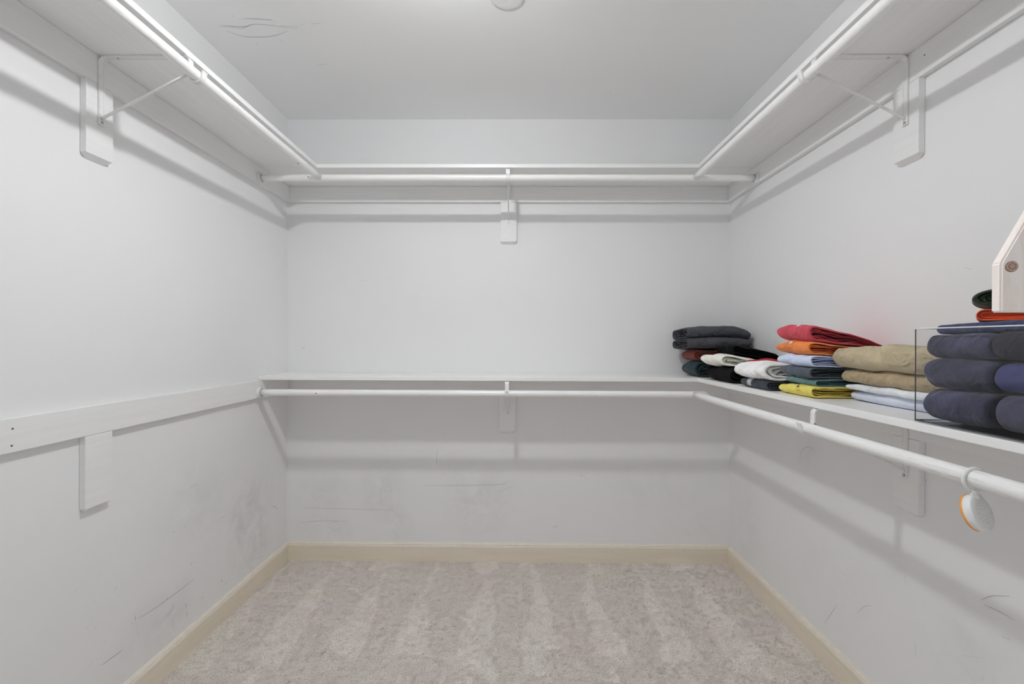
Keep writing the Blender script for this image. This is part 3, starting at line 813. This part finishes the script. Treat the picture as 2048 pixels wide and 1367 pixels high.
tp('side_panel', box(BM(), bx0+th+.0002, bx1-th-.0002, by0, by0+th, ST+.003, bz1), ACR)
tp('rear_panel', box(BM(), bx1-th, bx1, by0, by1, ST+.003, bz1), ACR)
tp('bottom_panel', box(BM(), bx0+th+.0002, bx1-th-.0002, by0+th+.0002, by1-th-.0002, ST+.003, ST+.006), ACR)
b = BM()
ed = .0016
for (x, y) in ((bx0, by1), (bx1, by1), (bx0, by0), (bx1, by0)):
    cyl(b, (x, y, ST+.002), (x, y, bz1), ed*.7, 8)
tp('corner_seams', b, ACE)['kind'] = 'stuff'
b = BM(); cyl(b, (bx0, by0, ST+.0035), (bx0, by1, ST+.0035), ed, 8); tp('bottom_seam', b, ACE)
b = BM(); cyl(b, (bx0, by1, ST+.0035), (bx1, by1, ST+.0035), ed, 8); tp('bottom_seam', b, ACE)
b = BM()
box(b, bx0-.0012, bx0+th+.0012, by0, by1, bz1, bz1+.0024, .0006, 1); box(b, bx0, bx1, by1-th, by1+.0008, bz1, bz1+.0022, .0006, 1); box(b, bx0, bx1, by0, by0+th, bz1, bz1+.0022, .0006, 1)
tp('rim', b, flat_mat('polished_rim', (.80, .81, .83), .15))
b = BM(); box(b, bx0+.012, bx1-.01, by0+.012, by1-.012, ST, ST+.0028, .0008, 1)
tp('foot', b, ACR)

GT = 'folded towels in the clear bin'
BZ = ST+.0075
bi = bx0+th+.003
fold('folded_towel', 'slate blue folded towel at the bottom of the far stack in the clear bin', 'towel', (bi, .874), 0, .24, .134, BZ, BZ, .069, .066, C['towel'], 2, 21, .005, crumple=.003, nose=1, fill=.95, pinch=.16, group=GT, xmin=-.001, far=.08, sag=.35)
fold('folded_towel', 'slate blue folded towel in the middle of the far stack in the clear bin', 'towel', (bi, .874), 0, .24, .129, BZ+.070, BZ+.067, .064, .062, C['towel'], 2, 22, .005, crumple=.003, fill=.95, pinch=.16, group=GT, xmin=-.001, far=.08, sag=.35)
fold('folded_towel', 'slate blue folded towel third from the bottom, just under the bin rim', 'towel', (bi+.006, .876), 0, .235, .128, BZ+.135, BZ+.130, .050, .050, C['towel'], 2, 23, .005, crumple=.003, fill=.95, pinch=.2, group=GT, xmin=-.001, far=.08, sag=.35)
fold('folded_towel', 'indigo blue towel rising above the bin rim under the orange cloth', 'towel', (bi+.026, .812), 0, .22, .195, BZ+.187, BZ+.182, .021, .026, C['towel2'], 2, 24, .003, fill=.95, group=GT, xmin=-.001, far=.08, sag=.35)
fold('folded_towel', 'grey blue folded towel at the bottom near end of the clear bin', 'towel', (bi, .728), 0, .24, .135, BZ, BZ, .072, .070, C['greyblue'], 2, 25, .003, fill=.95, pinch=.3, group=GT, xmin=-.001, far=.08, sag=.35)
fold('folded_sweater', 'indigo knitted sweater in the middle of the near stack in the bin', 'sweater', (bi+.004, .728), 0, .236, .138, BZ+.073, BZ+.071, .060, .058, C['blueknit'], 2, 26, .004, fill=.95, pinch=.3, group=GT, xmin=-.001, far=.08, sag=.35)
fold('folded_towel', 'graphite folded cloth at the top near end of the clear bin', 'towel', (bi, .728), 0, .24, .138, BZ+.135, BZ+.131, .056, .056, C['graphite'], 2, 27, .003, fill=.95, pinch=.3, group=GT, xmin=-.001, far=.08, sag=.35)
a45 = radians(-45)
fold('folded_fleece', 'bright orange folded fleece on the indigo towel above the bin', 'fleece', (.940, .940), a45, .24, .14, BZ+.2105, BZ+.2105, .026, .026, C['orange2'], 4, 28, .002, fill=.86, jitter=.1, group=GT, far=0, sag=0)
fold('folded_fleece', 'dark green folded fleece on top of the orange fleece', 'fleece', (.936, .940), a45, .24, .14, BZ+.2385, BZ+.2385, .040, .046, C['green'], 4, 29, .002, nose=2.0, fill=.86, jitter=.1, pinch=.2, group=GT, far=0, sag=0)

# ------------------------------------------------------------------ cedar hanging board (right edge of frame)
k = NT('pale_cedar'); v = k.coords((6, 6, 1.0))
n = k.noise(v, 9, 4, .6, 1.2)
k.col(k.ramp(n, [(.3, (.86, .74, .66)), (.5, (.92, .85, .80)), (.7, (.93, .88, .85))])); k.set(Roughness=.45)
CED = k.m
k = NT('cedar_knot'); v = k.coords((1, 1, 1)); w = k.node('ShaderNodeTexWave', wave_type='RINGS', rings_direction='Y')
w.inputs['Scale'].default_value = 60; w.inputs['Distortion'].default_value = 3; k.link(v, w.inputs['Vector'])
k.col(k.ramp(w.outputs['Fac'], [(.2, (.30, .17, .12)), (.8, (.52, .36, .29))])); k.set(Roughness=.5)
KNOT = k.m
rx = XR-RD
t = thing('hanging_board', 'pale cedar board with a brown knot hanging at the right edge', 'board', (rx, .72, 1.2640))
hw = rx-.7505
out = [(-hw, 0), (hw, 0), (hw, .076), (.012, .245), (-.012, .245), (-hw, .076)]
b = BM()
A = [b.verts.new((x, -.008, z)) for x, z in out]; B = [b.verts.new((x, .008, z)) for x, z in out]
for i in range(6): b.faces.new((A[i], A[(i+1) % 6], B[(i+1) % 6], B[i]))
b.faces.new(A[::-1]); b.faces.new(B)
bmesh.ops.bevel(b, geom=b.edges[:], offset=.0025, segments=3, affect='EDGES')
obj('board', b, CED, t)
b = BM()
lathe(b, [(.0105, 0), (.0095, -.0008), (.006, -.0012), (.0003, -.0012)], 24, axis='Y')
o = obj('knot', b, KNOT, t, True, (-(rx-.7664), -.0082, 1.3345-1.264)); o.scale = (1.0, 1, .8); o.rotation_euler = (0, radians(-15), 0)
b = BM(); tube(b, [(0, 0, .235), (0, 0, .40), (0, 0, UR-1.264-RR-.03), (.0, .0, UR-1.264-RR-.012)], .0012, 8)
tube(b, [((RR+.0016)*cos(a), 0, UR-1.264+(RR+.0016)*sin(a)) for a in [radians(-100+i*15) for i in range(22)]], .0014, 8)
obj('hook_wire', b, M['steel'], t, True)

# ------------------------------------------------------------------ plastic freshener on the lower right rod
t = thing('hanging_freshener', 'white plastic moth freshener with orange back hanging on the lower right rod', 'freshener', (rx+.0, .861, LR), radians(0))
b = BM()
rr = .0205
tube(b, [(rr*cos(a), .0, -.0025+rr*sin(a)) for a in [radians(-78+i*14) for i in range(24)]], .0032, 12)
obj('ring', b, M['socket'], t, True)
b = BM(); tube(b, [(.002, 0, -.022), (.002, 0, -.029), (.003, 0, -.036)], .0042, 12)
lathe(b, [(.0055, -.006), (.0055, .006), (.001, .006)], 16, (.003, 0, -.034), 'Y')
obj('neck', b, M['socket'], t, True)
ax = Matrix.Rotation(radians(22), 4, 'Z') @ Matrix.Rotation(radians(-20), 4, 'X')
cz = -.0655
k = NT('orange_plastic'); k.col((.90, .36, .03)); k.set(Roughness=.35)
b = BM(); lathe(b, [(.0370, -.0075), (.0350, -.0095), (.0230, -.0108), (.0010, -.0112), ][::-1]+[(.0375, -.004), (.0375, .004), (.036, .0085), (.030, .0105), (.001, .0105)], 48, axis='Y')
bd = obj('body', b, M['socket'], t, True); bd.matrix_local = Matrix.Translation((.0085, .002, cz)) @ ax @ Matrix.Scale(.87, 4)
b = BM(); lathe(b, [(.0368, .0070), (.0382, .0080), (.0370, .0105), (.030, .0125), (.001, .0135)], 48, axis='Y')
o = obj('back_shell', b, k.m, bd, True)
b = BM()
for rg, cnt in ((.007, 6), (.014, 10), (.021, 15)):
    for i in range(cnt):
        a = 2*pi*i/cnt+rg*90
        cyl(b, (rg*cos(a), -.0114, rg*sin(a)), (rg*cos(a), -.0098, rg*sin(a)), .0008, 6)
o = obj('vent_holes', b, flat_mat('vent_grey', (.45, .45, .45), .8), bd)
